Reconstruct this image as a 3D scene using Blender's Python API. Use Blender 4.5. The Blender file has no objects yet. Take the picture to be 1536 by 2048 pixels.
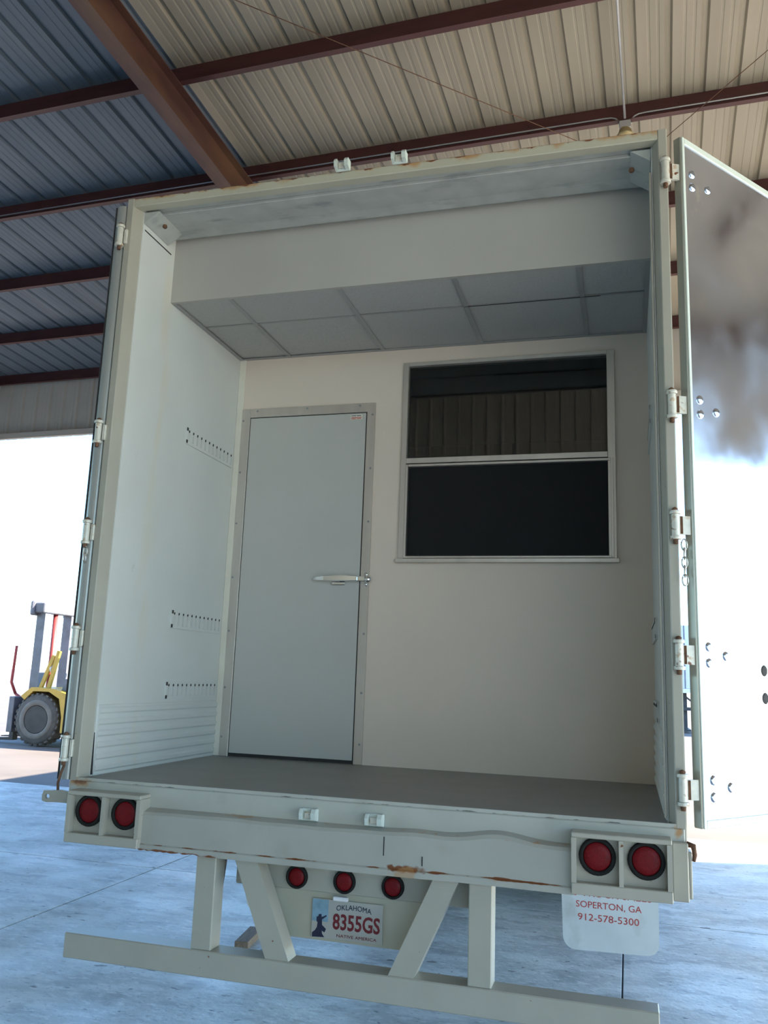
import bpy, bmesh, math, random
from mathutils import Vector, Matrix
random.seed(7)
S = bpy.context.scene
COL = S.collection
PI = math.pi
R = math.radians

# ------------------------------------------------------------------ camera
CAM = Vector((1.1027, -3.4331, 1.7412)); YAW, PITCH, ROLL, FPX = -0.2807, 0.1893, 0.0368, 1705.9
fw = Vector((math.sin(YAW) * math.cos(PITCH), math.cos(YAW) * math.cos(PITCH), math.sin(PITCH)))
rt0 = Vector((math.cos(YAW), -math.sin(YAW), 0)); up0 = rt0.cross(fw)
rt = rt0 * math.cos(ROLL) + up0 * math.sin(ROLL); up = -rt0 * math.sin(ROLL) + up0 * math.cos(ROLL)
cd = bpy.data.cameras.new('camera'); cam = bpy.data.objects.new('camera', cd); COL.objects.link(cam)
m = Matrix((rt, up, -fw)).transposed().to_4x4(); m.translation = CAM; cam.matrix_world = m
cd.sensor_fit = 'VERTICAL'; cd.sensor_height = 24; cd.lens = 24 * FPX / 2048; cd.clip_end = 500; cd.clip_start = .05
S.camera = cam

# ------------------------------------------------------------------ daylight
SUN_AZ, SUN_EL = R(72.7), R(30)            # azimuth from +Y towards +X
W = bpy.data.worlds.new('sky'); S.world = W; W.use_nodes = True
nt = W.node_tree; nt.nodes.clear()
sky = nt.nodes.new('ShaderNodeTexSky'); sky.sky_type = 'NISHITA'; sky.sun_disc = False
sky.sun_elevation = SUN_EL; sky.sun_rotation = SUN_AZ; sky.air_density = 1.0; sky.dust_density = .4; sky.ozone_density = 3.0
bg = nt.nodes.new('ShaderNodeBackground'); bg.inputs['Strength'].default_value = 0.47
wo = nt.nodes.new('ShaderNodeOutputWorld')
tint = nt.nodes.new('ShaderNodeMix'); tint.data_type = 'RGBA'; tint.blend_type = 'MULTIPLY'; tint.inputs[0].default_value = 1
tint.inputs[7].default_value = (.80, .99, 1.10, 1)                      # cool daylight balance, the same all over the sky
nt.links.new(sky.outputs[0], tint.inputs[6]); nt.links.new(tint.outputs[2], bg.inputs[0]); nt.links.new(bg.outputs[0], wo.inputs[0])
sl = bpy.data.lights.new('sun', 'SUN'); sl.energy = 17; sl.angle = R(.53); sl.color = (1, .88, .70)
so = bpy.data.objects.new('sun', sl); COL.objects.link(so)
sd = Vector((math.sin(SUN_AZ) * math.cos(SUN_EL), math.cos(SUN_AZ) * math.cos(SUN_EL), math.sin(SUN_EL)))
so.rotation_euler = sd.to_track_quat('Z', 'Y').to_euler(); so.location = sd * 60
S.view_settings.view_transform = 'Standard'; S.view_settings.look = 'None'
S.view_settings.gamma = 1; S.view_settings.use_curve_mapping = False
S.view_settings.exposure = 0.66
S.cycles.max_bounces = 8; S.cycles.diffuse_bounces = 4; S.cycles.glossy_bounces = 3; S.cycles.transmission_bounces = 6; S.cycles.sample_clamp_indirect = 8
BROT = -0.0378                              # the shed stands a little askew of the trailer

# ------------------------------------------------------------------ materials
def mat(name, col, rough=.5, metal=0., var=.08, scale=6., bump=0., bscale=60., spec=.5, stretch=(1, 1, 1), overlays=(), rvar=0.):
    """procedural principled material; overlays: list of (colour, builder(nt, coord)->socket factor)"""
    mt = bpy.data.materials.new(name); mt.use_nodes = True
    t = mt.node_tree; b = t.nodes['Principled BSDF']
    tc = t.nodes.new('ShaderNodeTexCoord'); mp = t.nodes.new('ShaderNodeMapping'); mp.inputs['Scale'].default_value = stretch
    t.links.new(tc.outputs['Object'], mp.inputs[0])
    n = t.nodes.new('ShaderNodeTexNoise'); n.inputs['Scale'].default_value = scale; n.inputs['Detail'].default_value = 5
    t.links.new(mp.outputs[0], n.inputs['Vector'])
    rp = t.nodes.new('ShaderNodeValToRGB'); e = rp.color_ramp.elements
    e[0].position, e[1].position = .3, .7
    e[0].color = (*[max(0, c * (1 - var)) for c in col], 1); e[1].color = (*[min(1, c * (1 + var)) for c in col], 1)
    t.links.new(n.outputs['Fac'], rp.inputs[0]); out = rp.outputs[0]
    for c2, fn in overlays:
        f = fn(t, tc.outputs['Object'])
        mx = t.nodes.new('ShaderNodeMix'); mx.data_type = 'RGBA'
        t.links.new(f, mx.inputs[0]); t.links.new(out, mx.inputs[6]); mx.inputs[7].default_value = (*c2, 1); out = mx.outputs[2]
    t.links.new(out, b.inputs['Base Color'])
    b.inputs['Roughness'].default_value = rough; b.inputs['Metallic'].default_value = metal
    b.inputs['Specular IOR Level'].default_value = spec
    if rvar:
        mr = t.nodes.new('ShaderNodeMapRange'); mr.inputs[1].default_value = .35; mr.inputs[2].default_value = .65
        mr.inputs[3].default_value = max(0, rough - rvar); mr.inputs[4].default_value = rough + rvar
        n3 = t.nodes.new('ShaderNodeTexNoise'); n3.inputs['Scale'].default_value = scale * .7; n3.inputs['Detail'].default_value = 4
        t.links.new(mp.outputs[0], n3.inputs['Vector']); t.links.new(n3.outputs['Fac'], mr.inputs[0]); t.links.new(mr.outputs[0], b.inputs['Roughness'])
    if bump:
        n2 = t.nodes.new('ShaderNodeTexNoise'); n2.inputs['Scale'].default_value = bscale; n2.inputs['Detail'].default_value = 4
        t.links.new(mp.outputs[0], n2.inputs['Vector'])
        bp = t.nodes.new('ShaderNodeBump'); bp.inputs['Strength'].default_value = bump; bp.inputs['Distance'].default_value = .01
        t.links.new(n2.outputs['Fac'], bp.inputs['Height']); t.links.new(bp.outputs[0], b.inputs['Normal'])
    return mt

def nmath(t, op, a, b=None, c=None, clamp=False):
    n = t.nodes.new('ShaderNodeMath'); n.operation = op; n.use_clamp = clamp
    for i, v in enumerate((a, b, c)):
        if v is None: continue
        if isinstance(v, (int, float)): n.inputs[i].default_value = v
        else: t.links.new(v, n.inputs[i])
    return n.outputs[0]

def noise_at(t, co, scale, detail=5, stretch=(1, 1, 1)):
    mp = t.nodes.new('ShaderNodeMapping'); mp.inputs['Scale'].default_value = stretch; t.links.new(co, mp.inputs[0])
    n = t.nodes.new('ShaderNodeTexNoise'); n.inputs['Scale'].default_value = scale; n.inputs['Detail'].default_value = detail
    t.links.new(mp.outputs[0], n.inputs['Vector']); return n.outputs['Fac']

def patches(scale, thr, soft=.05, stretch=(1, 1, 1), gain=1.):
    """irregular stains where noise rises above thr"""
    def fn(t, co):
        f = noise_at(t, co, scale, 6, stretch)
        return nmath(t, 'MULTIPLY', nmath(t, 'MULTIPLY', nmath(t, 'SUBTRACT', f, thr), 1 / soft, clamp=True), gain)
    return fn

def band(axis, pos, width, scale, thr, soft=.06, stretch=(1, 1, 1), gain=1.):
    """noise stains kept near one level of an axis (a rusty seam, a stained strip)"""
    def fn(t, co):
        sp = t.nodes.new('ShaderNodeSeparateXYZ'); t.links.new(co, sp.inputs[0])
        d = nmath(t, 'ABSOLUTE', nmath(t, 'SUBTRACT', sp.outputs[axis], pos))
        near = nmath(t, 'SUBTRACT', 1., nmath(t, 'DIVIDE', d, width), clamp=True)
        f = nmath(t, 'ADD', noise_at(t, co, scale, 6, stretch), nmath(t, 'MULTIPLY', near, .25))
        v = nmath(t, 'MULTIPLY', nmath(t, 'SUBTRACT', f, thr + .25), 1 / soft, clamp=True)
        return nmath(t, 'MULTIPLY', nmath(t, 'MULTIPLY', v, nmath(t, 'MULTIPLY', near, 3., clamp=True)), gain)
    return fn

def spot(p, r, scale, soft=.3, gain=1.):
    """one stain around a point"""
    def fn(t, co):
        vm = t.nodes.new('ShaderNodeVectorMath'); vm.operation = 'SUBTRACT'; t.links.new(co, vm.inputs[0]); vm.inputs[1].default_value = p
        v2 = t.nodes.new('ShaderNodeVectorMath'); v2.operation = 'DIVIDE'; t.links.new(vm.outputs[0], v2.inputs[0]); v2.inputs[1].default_value = r
        v3 = t.nodes.new('ShaderNodeVectorMath'); v3.operation = 'LENGTH'; t.links.new(v2.outputs[0], v3.inputs[0])
        f = nmath(t, 'ADD', v3.outputs['Value'], nmath(t, 'MULTIPLY', nmath(t, 'SUBTRACT', noise_at(t, co, scale), .5), 2.2))
        return nmath(t, 'MULTIPLY', nmath(t, 'MULTIPLY', nmath(t, 'SUBTRACT', 1., f), 1 / soft, clamp=True), gain)
    return fn

RUST = (.17, .055, .018); RUSTL = (.42, .22, .08); GRIME = (.30, .28, .22)
M = {}
M['paint'] = mat('cream_paint', (.41, .385, .32), .38, var=.05, scale=5, bump=.08, bscale=25, overlays=[(GRIME, patches(7, .62, .2, gain=.35)), (RUST, patches(26, .72, .03))])
M['header'] = mat('cream_paint_rusty_edge', (.47, .45, .35), .4, var=.05, scale=5, overlays=[(RUSTL, band(2, 4.064, .035, 8, .38, .16, (1, 1, .5), .85)), (RUST, band(2, 4.066, .016, 16, .42, .08)), (GRIME, patches(6, .6, .15, gain=.3))])
M['soffit'] = mat('grey_soffit_paint', (.42, .435, .41), .55, var=.1, scale=9, overlays=[((.2, .22, .22), patches(5, .56, .14, (1, 3, 3), .6))])
M['bumper'] = mat('bumper_paint', (.40, .395, .35), .33, var=.05, scale=4, bump=.12, bscale=9, overlays=[
    (GRIME, patches(6, .58, .2, gain=.45)), (RUSTL, band(2, 1.005, .03, 14, .60, .1, (1, 1, .3), .5)), (RUST, band(2, 1.010, .008, 13, .46, .05, (.6, 1, 1))),
    (RUSTL, band(2, 1.148, .010, 18, .54, .1, gain=.7)), (RUST, spot((.262, -.055, 1.013), (.09, .2, .014), 34, .5)), (RUSTL, spot((.265, -.055, .996), (.055, .2, .03), 26, gain=.55)),
    (RUST, spot((-.75, -.05, .985), (.22, .2, .01), 18))])
M['sill'] = mat('sill_paint', (.45, .45, .40), .35, var=.05, scale=4, overlays=[(GRIME, patches(7, .6, .2, gain=.4)), ((.05, .04, .035), band(2, 1.237, .006, 26, .52, .05, (.5, 1, 1), .8)), (RUSTL, spot((-1.25, 0, 1.225), (.08, .1, .025), 22, .6, .8)), (RUST, spot((-1.245, 0, 1.23), (.04, .1, .012), 30, .5, .8)), (RUSTL, spot((1.272, 0, 1.222), (.02, .1, .03), 22, .6, .9)), (RUSTL, band(2, 1.15, .012, 18, .54, .12, gain=.6))])
M['liner'] = mat('white_liner', (.68, .69, .66), .42, var=.03, scale=3, bump=.05, bscale=4, overlays=[((.70, .60, .40), band(1, .36, .11, 5, .36, .3, (1, 2, .5), .45)), (GRIME, patches(14, .72, .1, gain=.3))])
M['partition'] = mat('white_wall_board', (.74, .635, .54), .48, var=.02, scale=2.5, bump=.03, bscale=5, overlays=[((.62, .58, .5), patches(3.3, .66, .2, gain=.35))])
M['trimcream'] = mat('cream_corner_trim', (.76, .72, .62), .5, var=.05)
M['platepanel'] = mat('dull_cream_panel', (.46, .435, .34), .5, var=.06)
M['doorskin'] = mat('grey_white_door_skin', (.52, .515, .485), .4, var=.02, scale=3)
M['alu'] = mat('brushed_aluminium', (.64, .585, .53), .42, .75, var=.08, scale=12, stretch=(1, 1, .1))
M['chrome'] = mat('chrome', (.86, .86, .86), .12, 1., var=.03)
M['darkgap'] = mat('dark_gasket_and_shade', (.03, .028, .028), .8, var=.1)
M['tile'] = mat('white_ceiling_tile', (.44, .435, .42), .9, var=.06, scale=90, bump=.25, bscale=150)
M['grid'] = mat('white_grid_bar', (.33, .33, .325), .45, var=.02)
M['deck'] = mat('grey_deck_paint', (.25, .242, .225), .42, var=.08, scale=5, bump=.04, bscale=40)
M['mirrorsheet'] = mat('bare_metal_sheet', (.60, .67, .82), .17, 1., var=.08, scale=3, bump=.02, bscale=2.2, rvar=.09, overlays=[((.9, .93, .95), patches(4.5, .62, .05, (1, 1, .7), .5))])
M['edge'] = mat('door_edge_channel', (.34, .335, .28), .35, .45, var=.12, scale=8, stretch=(1, 1, .1))
M['edge2'] = mat('grey_door_edge', (.40, .41, .39), .32, .35, var=.1, scale=8, stretch=(1, 1, .1), overlays=[(RUSTL, patches(9, .62, .15, (1, 1, .2), .5))])
M['trimaqua'] = mat('pale_green_door_trim', (.60, .66, .61), .4, var=.04)
M['hinge'] = mat('painted_hinge', (.66, .64, .56), .42, .15, var=.1, scale=30, overlays=[(RUSTL, patches(30, .58, .08, gain=.6)), (RUST, patches(38, .65, .06))])
M['rustpin'] = mat('rusty_steel', (.16, .08, .045), .75, .3, var=.35, scale=40)
M['redlens'] = mat('red_lens', (.16, .003, .006), .5, var=.15, scale=60, bump=.15, bscale=120, spec=.25)
M['rubber'] = mat('black_rubber', (.016, .016, .015), .8, var=.2, scale=20, spec=.2)
M['tyre'] = mat('tyre_rubber', (.045, .045, .047), .75, var=.25, scale=12)
M['dustytyre'] = mat('dusty_tyre', (.115, .113, .11), .85, var=.2, scale=9)
M['rim'] = mat('grey_rim', (.32, .32, .33), .5, .3, var=.1)
M['dustyring'] = mat('dusty_sidewall', (.20, .195, .185), .8, var=.15)
M['frame'] = mat('dark_chassis', (.05, .05, .052), .6, var=.2)
M['flap'] = mat('white_mud_flap', (.72, .71, .69), .5, var=.08, scale=4, overlays=[(GRIME, patches(6, .55, .2, gain=.4))])
M['redprint'] = mat('red_print', (.5, .05, .04), .5, var=.1)
M['plate'] = mat('plate_sheeting', (.44, .43, .39), .4, var=.05)
M['platesky'] = mat('plate_blue_print', (.22, .36, .45), .4, var=.15, scale=30)
M['platered'] = mat('plate_maroon_print', (.17, .012, .02), .45, var=.05)
M['platenavy'] = mat('plate_navy_print', (.012, .016, .05), .45, var=.05)
M['whitelamp'] = mat('white_lamp', (.8, .8, .8), .3, var=.02)
M['galv'] = mat('galvanised_roof_sheet', (.33, .285, .215), .55, .1, var=.09, scale=3, stretch=(1, .15, 1), rvar=.08)
M['galvshade'] = mat('shaded_roof_sheet', (.125, .155, .185), .5, .15, var=.09, scale=3, stretch=(1, .15, 1), rvar=.08)
M['siding'] = mat('beige_siding', (.52, .475, .40), .45, var=.05, scale=2)
M['bulk'] = mat('grey_bulkhead_board', (.43, .41, .375), .5, var=.03, scale=2.5)
M['sidingdark'] = mat('bounce_cutting_siding', (.10, .125, .16), .5, var=.08, scale=2)  # unseen left siding, darkened to cut the bounce reaching the roof
M['redox'] = mat('red_oxide_primer', (.070, .020, .018), .5, var=.22, scale=5, stretch=(.4, 2, 2), overlays=[((.12, .05, .03), patches(3.5, .58, .12, (.5, 2, 2), .4))])
M['redoxlt'] = mat('red_oxide_flange', (.085, .034, .026), .5, var=.22, scale=4, overlays=[((.17, .088, .04), patches(2.2, .5, .2, (2, .3, 1), .7))])
M['conduit'] = mat('conduit_zinc', (.55, .55, .54), .4, .7, var=.05)
M['brassbox'] = mat('ochre_lamp_holder', (.36, .28, .13), .5, .2, var=.1)
M['concrete'] = mat('concrete_slab', (.52, .54, .53), .5, var=.10, scale=2.2, bump=.35, bscale=26, spec=.5, rvar=.12, overlays=[
    ((.76, .78, .77), patches(2.1, .47, .12, (1, 2.2, 1), .6)), ((.31, .325, .33), patches(3.4, .54, .10, (1, 1.9, 1), .6)), ((.74, .75, .74), patches(13, .55, .08, (1, 1.9, 1), .6)),
    ((.25, .26, .265), patches(21, .60, .06, (1, 1.7, 1), .5)), ((.10, .10, .105), patches(6.5, .67, .03, (1, 2.2, 1), .8)), ((.06, .06, .06), patches(15, .68, .03, (1, 1.4, 1), .8))])
M['sealant'] = mat('joint_sealant', (.05, .05, .052), .8, var=.2)
M['yard'] = mat('yard_concrete', (.175, .152, .142), .8, var=.12, scale=.6, overlays=[((.13, .115, .11), patches(.8, .6, .1, gain=.5))])
M['wood'] = mat('weathered_wood', (.22, .15, .10), .8, var=.3, scale=10, stretch=(8, 1, 8))
M['fyellow'] = mat('forklift_yellow', (.62, .40, .06), .45, var=.1, overlays=[((.2, .15, .08), patches(5, .62, .1, gain=.6))])
M['fgrey'] = mat('forklift_mast_grey', (.16, .17, .21), .5, .3, var=.2, scale=5)
M['fred'] = mat('forklift_red_hose', (.36, .05, .05), .5, var=.1)
M['fglass'] = mat('green_tinted_screen', (.30, .62, .48), .25, var=.08)
M['boxwhite'] = mat('parked_trailer_skin', (.66, .70, .72), .4, var=.05)
g = bpy.data.materials.new('window_glass'); g.use_nodes = True; b = g.node_tree.nodes['Principled BSDF']
b.inputs['Base Color'].default_value = (.55, .6, .6, 1); b.inputs['Transmission Weight'].default_value = 1; b.inputs['Roughness'].default_value = 0.01; b.inputs['IOR'].default_value = 1.5
M['glass'] = g
M['screen'] = mat('dark_insect_screen', (.012, .012, .013), .75, var=.05, spec=.25)
M['darkroom'] = mat('unlit_room_lining', (.03, .03, .03), .9, var=.1)  # near-black paints in the darkness of the windowless room

# ------------------------------------------------------------------ helpers
class MB:
    """collects shapes, then links them as ONE mesh object"""
    def __init__(s): s.v = []; s.f = []; s.m = []; s.sm = []; s.cur = 0
    def add(s, vs, fs, smooth=False):
        o = len(s.v); s.v += [tuple(v) for v in vs]
        for f in fs: s.f.append([i + o for i in f]); s.m.append(s.cur); s.sm.append(smooth)
        return s
    def mi(s, i): s.cur = i; return s
    def bm(s, bm, M4=None, smooth=False):
        bm.verts.ensure_lookup_table()
        for i, v in enumerate(bm.verts): v.index = i
        s.add([(M4 @ v.co if M4 else v.co) for v in bm.verts], [[v.index for v in f.verts] for f in bm.faces], smooth); bm.free(); return s
    def box(s, x0, x1, y0, y1, z0, z1, bev=0., M4=None):
        bm = bmesh.new(); bmesh.ops.create_cube(bm, size=1)
        for v in bm.verts: v.co = Vector(((x0 + x1) / 2 + v.co.x * (x1 - x0), (y0 + y1) / 2 + v.co.y * (y1 - y0), (z0 + z1) / 2 + v.co.z * (z1 - z0)))
        if bev: bmesh.ops.bevel(bm, geom=bm.edges[:], offset=bev, segments=1, affect='EDGES')
        return s.bm(bm, M4)
    def prism(s, poly, a0, a1, axis='y', M4=None):
        """polygon extruded along an axis; poly points are the two other coordinates in order"""
        def P(u, w, a): return {'x': (a, u, w), 'y': (u, a, w), 'z': (u, w, a)}[axis]
        n = len(poly); vs = [P(u, w, a0) for u, w in poly] + [P(u, w, a1) for u, w in poly]
        if M4: vs = [M4 @ Vector(v) for v in vs]
        fs = [[i, (i + 1) % n, n + (i + 1) % n, n + i] for i in range(n)] + [list(range(n))[::-1], list(range(n, 2 * n))]
        return s.add(vs, fs)
    def lathe(s, prof, n=24, axis='y', c=(0, 0, 0), smooth=True, cap=True):
        """profile of (radius, along) turned about an axis through c"""
        vs = []
        for r, a in prof:
            for k in range(n):
                t = 2 * PI * k / n; p, q = r * math.cos(t), r * math.sin(t)
                d = {'y': (p, a, q), 'x': (a, p, q), 'z': (p, q, a)}[axis]
                vs.append((c[0] + d[0], c[1] + d[1], c[2] + d[2]))
        fs = []
        for i in range(len(prof) - 1):
            for k in range(n): fs.append([i * n + k, i * n + (k + 1) % n, (i + 1) * n + (k + 1) % n, (i + 1) * n + k])
        s.add(vs, fs, smooth)
        if cap and prof[0][0] > 1e-6: s.add(vs[:n], [list(range(n))])
        if cap and prof[-1][0] > 1e-6: s.add(vs[-n:], [list(range(n))])
        return s
    def tube(s, pts, r, n=8, closed=False, smooth=True):
        pts = [Vector(p) for p in pts]; N = len(pts); vs = []
        for i, p in enumerate(pts):
            if closed: d = pts[(i + 1) % N] - pts[i - 1]
            else: d = pts[min(i + 1, N - 1)] - pts[max(i - 1, 0)]
            d.normalize(); a = d.orthogonal() if abs(d.z) > .9 else d.cross(Vector((0, 0, 1))); a.normalize(); b_ = d.cross(a)
            rr = r[i] if isinstance(r, (list, tuple)) else r
            vs += [p + (a * math.cos(2 * PI * k / n) + b_ * math.sin(2 * PI * k / n)) * rr for k in range(n)]
        fs = []
        for i in range(N if closed else N - 1):
            j = (i + 1) % N
            for k in range(n): fs.append([i * n + k, i * n + (k + 1) % n, j * n + (k + 1) % n, j * n + k])
        if not closed: fs += [list(range(n))[::-1], list(range((N - 1) * n, N * n))]
        return s.add(vs, fs, smooth)
    def mesh(s, name, mats):
        me = bpy.data.meshes.new(name); me.from_pydata(s.v, [], s.f)
        for mt in (mats if isinstance(mats, (list, tuple)) else [mats]): me.materials.append(M[mt])
        me.polygons.foreach_set('material_index', s.m); me.polygons.foreach_set('use_smooth', s.sm)
        bm = bmesh.new(); bm.from_mesh(me); bmesh.ops.recalc_face_normals(bm, faces=bm.faces[:]); bm.to_mesh(me); bm.free()
        me.update(); return me
    def build(s, name, mats, parent=None): return link(name, s.mesh(name, mats), parent)

def link(name, me, parent=None, loc=None, rot=None):
    o = bpy.data.objects.new(name, me); COL.objects.link(o)
    if parent: o.parent = parent
    if loc: o.location = loc
    if rot: o.rotation_euler = rot
    return o
def empty(name, loc=(0, 0, 0), rz=0.):
    o = bpy.data.objects.new(name, None); o.empty_display_size = .2; COL.objects.link(o); o.location = loc; o.rotation_euler = (0, 0, rz); return o
def tag(o, label=None, cat=None, group=None, kind=None):
    for k, v in (('label', label), ('category', cat), ('group', group), ('kind', kind)):
        if v: o[k] = v
    return o
def box(name, mt, parent, *a, bev=0.): return MB().box(*a, bev=bev).build(name, mt, parent)
def text(name, body, mt, parent, cx, cz, y, width, height, thick=.0012, arch=0., bold=0.):
    """flat lettering standing in the XZ plane, facing -Y"""
    cu = bpy.data.curves.new('t', 'FONT'); cu.body = body; cu.align_x = 'CENTER'; cu.size = 1; cu.extrude = .5; cu.resolution_u = 3; cu.offset = bold
    ob = bpy.data.objects.new('t', cu); COL.objects.link(ob); dg = bpy.context.evaluated_depsgraph_get()
    me = bpy.data.meshes.new_from_object(ob.evaluated_get(dg)); bpy.data.objects.remove(ob); bpy.data.curves.remove(cu)
    xs = [v.co.x for v in me.vertices]; ys = [v.co.y for v in me.vertices]
    x0, x1, y0, y1 = min(xs), max(xs), min(ys), max(ys)
    for v in me.vertices:
        u = (v.co.x - x0) / (x1 - x0) - .5; w = (v.co.y - y0) / (y1 - y0) - .5
        v.co = Vector((cx + u * width, y - thick * (v.co.z + .5), cz + w * height - arch * (2 * u) ** 2))
    me.name = name; me.materials.clear(); me.materials.append(M[mt]); me.update()
    return link(name, me, parent)

# ================================================================== THE SETTING
# ---- yard and slab floor
yd = box('yard_ground', 'yard', None, -150, 150, -60, 180, -.5, -.014); tag(yd, 'sunlit pale concrete yard stretching out beyond the shed', 'ground', kind='structure')
fl = empty('floor'); tag(fl, 'grey concrete slab floor with dark joints under the trailer', 'floor', kind='structure')
box('joint_sealant', 'sealant', fl, -17.8, 11.29, -12.1, 7.69, -.05, -.007)
JX = [-17.8] + [-2.93 + 3.97 * k for k in range(-3, 4)] + [11.3]; JY = [-12.1] + [3.72 + 3.97 * k for k in range(-3, 2)]
for i in range(len(JX) - 1):
    for j in range(len(JY) - 1):
        if JX[i + 1] - JX[i] < .3 or JY[j + 1] - JY[j] < .1: continue
        box('slab', 'concrete', fl, JX[i] + .0055, JX[i + 1] - .0055, JY[j] + .0055, JY[j + 1] - .0055, -.04, 0, bev=.002)

# ---- shed: local frame turned by BROT about the origin
XL, XR, YB, YF = -16.5, 11.3, -11.2, 9.12
P0, PS, BZ, SLP = 2.91, 1.524, 7.258, .0654      # first purlin in view, spacing, purlin bottom there, fall per metre
def pz(y): return BZ - SLP * (y - 2.9)
def panel_profile(w=.9144):
    """ribbed sheet: major ribs every 305 mm with two low ribs between (x, h)"""
    pr = []
    for k in range(3):
        o = k * .3048
        pr += [(o + .0, 0), (o + .085, 0), (o + .092, .004), (o + .108, .004), (o + .115, 0), (o + .165, 0), (o + .172, .004), (o + .188, .004), (o + .195, 0),
               (o + .235, 0), (o + .252, .032), (o + .286, .032), (o + .3035, 0)]
    pr.append((.9144, 0)); return pr
def sheet(name, mt, L, slope=0.):
    """one sheet lying in XY, ribs along +Y; thin but two-sided"""
    pr = panel_profile(); mb = MB(); n = len(pr); th = .0012
    vs = [(x, 0, h) for x, h in pr] + [(x, L, h - slope * L) for x, h in pr] + [(x, 0, h + th) for x, h in pr] + [(x, L, h + th - slope * L) for x, h in pr]
    fs = []
    for i in range(n - 1): fs += [[i, i + 1, n + i + 1, n + i], [2 * n + i, 3 * n + i, 3 * n + i + 1, 2 * n + i + 1], [i, 2 * n + i, 2 * n + i + 1, i + 1], [n + i, n + i + 1, 3 * n + i + 1, 3 * n + i]]
    mb.add(vs, fs); return mb.mesh(name, mt)
ce = empty('ceiling', rz=BROT); tag(ce, 'ribbed metal shed roof on red oxide purlins and a rafter', 'ceiling', kind='structure')
me = sheet('roof_panel', 'galv', YF - YB + .1, SLP)
me2 = sheet('roof_panel', 'galvshade', YF - YB + .1, SLP)      # same sheeting left of the rafter, its bluer shade put into the colour
for k in range(-1, 34):
    x = -3.13 + .9144 * (k - 15)
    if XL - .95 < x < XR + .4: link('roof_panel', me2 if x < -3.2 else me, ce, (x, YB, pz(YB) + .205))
# Z purlins with a bottom flange towards the camera side, bolts through the web
L = XR - XL; t_ = .005
zp = MB().prism([(0, 0), (-.062, 0), (-.062, t_), (-t_, t_), (-t_, .2 - t_), (-t_, .2), (.062, .2), (.062, .2 - t_), (0, .2 - t_)], 0, L, 'x')
for x in [v * 1.45 + .6 for v in range(int(L / 1.45))]:
    for z in (.06, .13): zp.lathe([(.009, -.012), (.009, -.004)], 6, 'y', (x, 0, z))
zm = zp.mesh('purlin', 'redox')
for k in range(-9, 5): y = P0 + PS * k; link('purlin', zm, ce, (XL, y, pz(y)))
# rafters: I beams with flanges
def ibeam(y0, y1, w=.16, d=.36, tf=.012, tw=.01):
    mb = MB(); a, b2 = pz(y0), pz(y1)
    for lo, hi, hw in ((-d, -d + tf, w / 2), (-tf, -.001, w / 2), (-d + tf, -tf, tw / 2)):
        mb.add([(-hw, y0, a + lo), (hw, y0, a + lo), (hw, y1, b2 + lo), (-hw, y1, b2 + lo), (-hw, y0, a + hi), (hw, y0, a + hi), (hw, y1, b2 + hi), (-hw, y1, b2 + hi)],
               [[0, 3, 2, 1], [4, 5, 6, 7], [0, 1, 5, 4], [1, 2, 6, 5], [2, 3, 7, 6], [3, 0, 4, 7]])
    return mb.mesh('rafter', 'redoxlt')
rm = ibeam(YB + .3, YF - .15)
for x in (-10.75, -3.13, 4.5, 10.6): link('rafter', rm, ce, (x, 0, 0))
# bracing rods under the purlins
for p, q in (((-3.05, .6, 6.98), (1.35, 5.05, 6.9)), ((4.4, .75, 6.98), (.55, 5.4, 6.9))): MB().tube([p, q], .0038, 6).build('bracing_rod', 'rustpin', ce)

# far wall: only a header strip of siding above the wide opening
HB = 5.83
wf = empty('wall_far', rz=BROT); tag(wf, 'strip of ribbed siding above the wide far opening', 'wall', kind='structure')
H = pz(YF) + .2 - HB
sm_ = sheet('siding_panel', 'siding', H)
def stand(me, parent, x, y, z, rz): link('siding_panel', me, parent, (x, y, z), (PI / 2, 0, rz))
fm_ = sheet('siding_panel', 'siding', pz(YF) + .19)
for k in range(int((XR - XL) / .9144) + 1):
    x = XL + .9144 * k
    if x < -15.5: stand(fm_, wf, x, YF + .02, .01, 0)
    else: stand(sm_, wf, x, YF + .02, HB, 0)
MB().box(XL, XR, YF - .055, YF + .01, HB, HB + .11, bev=.004).build('opening_trim', 'siding', wf)
# wall behind the camera, with an unseen opening added for fill light
wn = empty('wall_near', rz=BROT); tag(wn, 'beige ribbed siding wall behind the camera with an opening added for fill light', 'wall', kind='structure')
bm_ = sheet('siding_panel', 'siding', pz(YB) + .19)
hm_ = sheet('siding_panel', 'siding', pz(YB) + .19 - 5.2)
for k in range(int((XR - XL) / .9144) + 1):
    x = XL + .9144 * (k + 1)
    if 3.2 < x < 11.2: stand(hm_, wn, x, YB - .02, 5.2, PI)
    else: stand(bm_, wn, x, YB - .02, 0.01, PI)
# left wall
wl = empty('wall_left', rz=BROT); tag(wl, 'siding header darkened to cut bounce light, over the open left side of the shed', 'wall', kind='structure')
NW = int((YF - YB) / .9144) + 1
for k in range(NW): stand(sheet('siding_panel', 'sidingdark', pz(YB + .9144 * (k + 1)) + .20 - 5.1), wl, XL - .02, YB + .9144 * k, 5.1, PI / 2)
MB().box(XL - .01, XL + .05, YB, YF, 5.1, 5.21).build('opening_trim', 'sidingdark', wl)
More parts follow.
